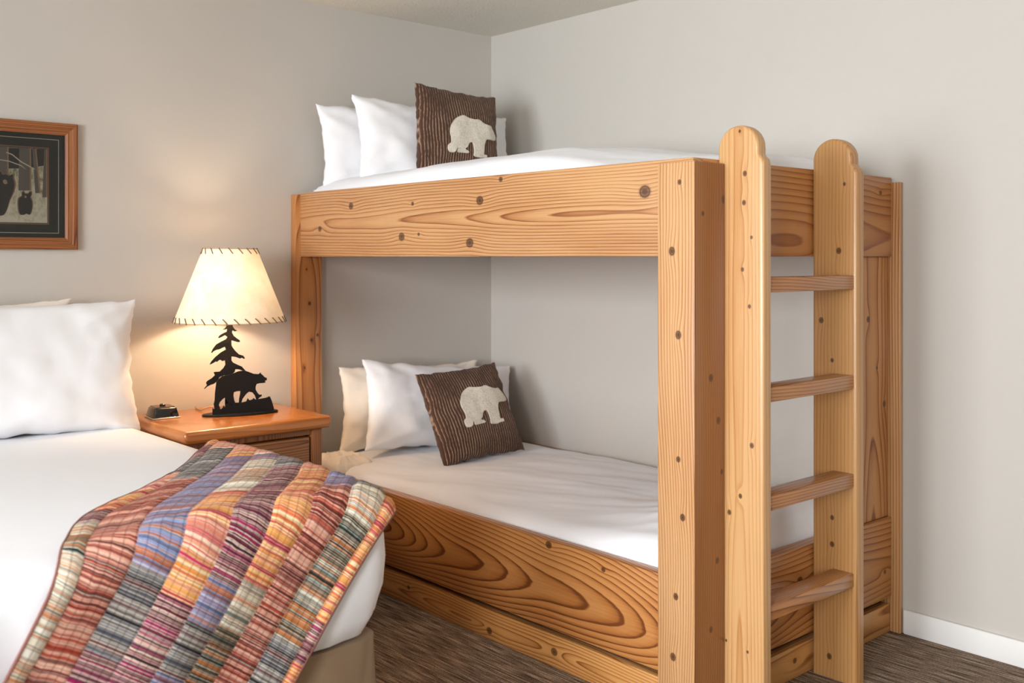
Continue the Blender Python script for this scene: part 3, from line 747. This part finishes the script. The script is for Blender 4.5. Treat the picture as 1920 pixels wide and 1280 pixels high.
bm = bmesh.new(); tube(bm, [LP+AX*(-.06)-NN*.045+Vector((0, 0, .006)), LP+AX*(-.075)-NN*.07+Vector((0, 0, .022)), LP+AX*(-.10)-NN*.10+Vector((0, 0, .020)), LP+AX*(-.125)-NN*.125+Vector((0, 0, .0045)), LP+AX*(-.13)-NN*.17+Vector((0, 0, .0045)), LP+AX*(-.13)-NN*.22+Vector((0, 0, .0045))], .0028, 6)
put('cord', bm, plain('tan_cord', lin(176, 132, 84), .6), lamp, smooth=True)

# ------------------------------------------------------------------ alarm clock
CK = (-1.797, -.165, .70)
clock = empty('alarm_clock', CK, 'small glossy black bedside alarm with chrome rim next to the lamp', 'clock')
def frustum(bm, z0, z1, a0, a1, b0, b1, rot, bev=.004):
    rt = Matrix.Rotation(rot, 3, 'Z'); r = bmesh.ops.create_cube(bm, size=1)
    for v in r['verts']:
        up = v.co.z > 0; p = rt @ Vector((v.co.x*2*(a1 if up else a0), v.co.y*2*(b1 if up else b0), 0)); v.co = Vector(CK)+p+Vector((0, 0, z1 if up else z0))
    if bev: bmesh.ops.bevel(bm, geom=list({e for v in r['verts'] for e in v.link_edges}), offset=bev, segments=3, affect='EDGES', profile=.5)
ROT = math.radians(-5)
bm = bmesh.new(); frustum(bm, .003, .042, .050, .041, .050, .041, ROT, .006); put('body', bm, M_GLOSS, clock, smooth=True, angle=40)
bm = bmesh.new(); frustum(bm, 0, .006, .053, .0525, .053, .0525, ROT, .002); put('chrome_rim', bm, M_CHROME, clock, smooth=True, angle=40)
bm = bmesh.new(); frustum(bm, .0425, .0445, .036, .035, .036, .035, ROT, 0); put('top_plate', bm, plain('bronze_plate', lin(120, 96, 70), .25, .8), clock)
bm = bmesh.new(); c0 = Vector(CK); tube(bm, [c0+Vector((0, 0, .0445)), c0+Vector((0, 0, .050)), c0+Vector((0, 0, .053))], [.011, .011, .008], 16); put('button', bm, M_GLOSS, clock, smooth=True, angle=40)

# ------------------------------------------------------------------ framed picture
PX1, PX0, PZ0, PZ1 = -2.062, -2.72, 1.341, 1.811
pic = empty('framed_picture', ((PX0+PX1)/2, 0, PZ0), 'wood framed photograph of bears with dark green mat on the wall', 'picture')
m_fr = wood('oak_frame', 0, 2, (0, 0, 0), lin(150, 92, 49), lin(130, 74, 37), lin(88, 48, 23), (.3, .2), .02, 160, 40, [], .02, rough=.55, coat=0)
m_fr2 = wood('oak_frame_upright', 2, 0, (0, 0, 0), lin(150, 92, 49), lin(130, 74, 37), lin(88, 48, 23), (.3, .2), .02, 160, 41, [], .02, rough=.55, coat=0)
prof = [(0, 0), (0, .018), (.006, .022), (.016, .022), (.020, .017), (.030, .015), (.036, .017), (.044, .011), (.044, 0)]
def frame_rail(c0, c1, d0, d1, mat):
    """mitred moulding from corner c0 to c1; d0, d1: diagonal inward directions"""
    bm = bmesh.new(); A = []; B = []
    for k, h in prof:
        A.append(bm.verts.new((c0[0]+d0[0]*k, -h-.001, c0[1]+d0[1]*k))); B.append(bm.verts.new((c1[0]+d1[0]*k, -h-.001, c1[1]+d1[1]*k)))
    n = len(prof)
    for i in range(n): bm.faces.new((A[i], A[(i+1) % n], B[(i+1) % n], B[i]))
    bm.faces.new(A[::-1]); bm.faces.new(B); put('frame_rail', bm, mat, pic)
frame_rail((PX0, PZ1), (PX1, PZ1), (1, -1), (-1, -1), m_fr); frame_rail((PX0, PZ0), (PX1, PZ0), (1, 1), (-1, 1), m_fr)
frame_rail((PX0, PZ0), (PX0, PZ1), (1, 1), (1, -1), m_fr2); frame_rail((PX1, PZ0), (PX1, PZ1), (-1, 1), (-1, -1), m_fr2)
def flat(name, pts, y, mat, parent):
    bm = bmesh.new(); extrude_poly(bm, pts, .0006, lambda s, t, d: (s, y-d, t)); return put(name, bm, mat, parent)
rect = lambda a, b, c, d: [(a, c), (b, c), (b, d), (a, d)]
i0, i1, j0, j1 = PX0+.04, PX1-.04, PZ0+.034, PZ1-.034
flat('mat_board', rect(i0, i1, j0, j1), -.003, plain('green_mat', lin(50, 54, 48), .9), pic)
M_LINE = plain('pale_line', lin(226, 220, 198), .8); M_INNER = plain('tan_line', lin(150, 110, 84), .8)
def border(a, b, c, d, t, mat, y):
    for r in (rect(a, b, c, c+t), rect(a, b, d-t, d), rect(a, a+t, c+t, d-t), rect(b-t, b, c+t, d-t)): flat('mat_line', r, y, mat, pic)
q0, q1, s0, s1 = PX0+.105, PX1-.105, 1.439, 1.712
border(PX0+.064, PX1-.064, 1.401, 1.750, .0022, M_LINE, -.004)
border(q0-.006, q1+.006, s0-.006, s1+.006, .004, M_INNER, -.004)
def grass_mat():
    m, t, b = newmat('print_meadow'); x = t.sep(t.tex('Object'))
    n = t.noise(t.comb(t.math('MULTIPLY', x[0], 60), 0, t.math('MULTIPLY', x[2], 34)), 1, 4, .7)
    f = t.math('ADD', t.math('MULTIPLY', x[2], -1.1), t.math('ADD', n, .36))
    t.l.new(t.ramp(f, [(.28, lin(64, 66, 56)), (.45, lin(128, 130, 104)), (.58, lin(210, 208, 174)), (.75, lin(242, 238, 218))]), b.inputs['Base Color']); b.inputs['Roughness'].default_value = .5; return m
photo = flat('photograph', rect(q0, q1, s0, s1), -.0045, grass_mat(), pic)
def zp(x, y):                            # position on the print
    px = x/4; top = 222+13*px/143; hg = 246-13*px/143
    return (max(q0, min(q1, -2.328+px*.00186)), min(s1, 1.812-.471*(180+y/4-top)/hg))
M_TRUNK = plain('print_bark', lin(112, 104, 98), .5); M_TRUNKL = plain('print_bark_sunlit', lin(176, 140, 104), .5); M_FUR = plain('print_fur', lin(24, 18, 16), .5); M_FURL = plain('print_fur_rim', lin(150, 112, 82), .5)
M_MUZ = plain('print_muzzle', lin(176, 150, 128), .5); M_DK = plain('print_forest_shade', lin(30, 30, 28), .5)
ztop = 360
flat('forest_shade', [zp(-640, ztop+12), zp(346, ztop+22), zp(346, 520), zp(250, 535), zp(120, 545), zp(-260, 540), zp(-640, 548)], -.0052, M_DK, photo)
for (a, b, yb, c, d) in ((-6, 58, 640, -30, 60), (136, 222, 710, 130, 226), (232, 262, 730, 255, 296), (322, 347, 760, 308, 347), (-150, -90, 660, -160, -86), (-250, -200, 640, -252, -196), (-350, -310, 690, -356, -304), (-470, -400, 650, -476, -394), (-590, -545, 700, -598, -540)):
    flat('tree_trunk', [zp(a, ztop+16), zp(b, ztop+18), zp(d, yb), zp(c, yb)], -.0058, M_TRUNK, photo)
    flat('trunk_edge', [zp(b-10, ztop+18), zp(b, ztop+18), zp(d, yb), zp(d-12, yb)], -.0064, M_TRUNKL, photo)
bm = bmesh.new()
flat('branch', [zp(40, 420), zp(85, 436), zp(150, 490), zp(250, 548), zp(248, 554), zp(146, 498), zp(82, 444), zp(40, 426)], -.0070, M_LINE, photo)
flat('branch', [zp(-40, 470), zp(60, 486), zp(150, 520), zp(190, 556), zp(146, 526), zp(58, 493), zp(-40, 477)], -.0070, M_LINE, photo)
big = [(-70, 700), (-60, 630), (-34, 600), (-12, 590), (-14, 566), (4, 562), (14, 584), (44, 582), (68, 594), (84, 586), (102, 590), (100, 612), (112, 660), (100, 720), (72, 780), (50, 850), (24, 892), (-20, 895), (-50, 880), (-66, 800)]
flat('bear_rim', [zp(*p) for p in smooth_closed(big)], -.0064, M_FURL, photo)
flat('bear_body', [zp(p[0]*.90-1, 640+(p[1]-640)*.985+6) for p in smooth_closed(big)], -.0070, M_FUR, photo)
flat('bear_muzzle', [zp(16, 634), zp(30, 626), zp(46, 636), zp(50, 658), zp(32, 664), zp(18, 652)], -.0076, M_MUZ, photo)
cub = [(122, 790), (130, 762), (152, 748), (152, 722), (168, 712), (178, 728), (204, 728), (214, 714), (230, 718), (230, 742), (222, 758), (236, 790), (236, 840), (218, 890), (190, 884), (165, 893), (135, 885), (124, 840)]
flat('bear_rim', [zp(*p) for p in smooth_closed(cub)], -.0064, M_FURL, photo)
flat('bear_body', [zp(180+(p[0]-180)*.86, 806+(p[1]-806)*.96+3) for p in smooth_closed(cub)], -.0070, M_FUR, photo)
flat('bear_muzzle', [zp(172, 752), zp(180, 748), zp(189, 754), zp(187, 766), zp(176, 766)], -.0076, M_MUZ, photo)
box('glass_pane', i0, i1, -.0100, -.0085, j0, j1, M_GLASS, pic, 0)
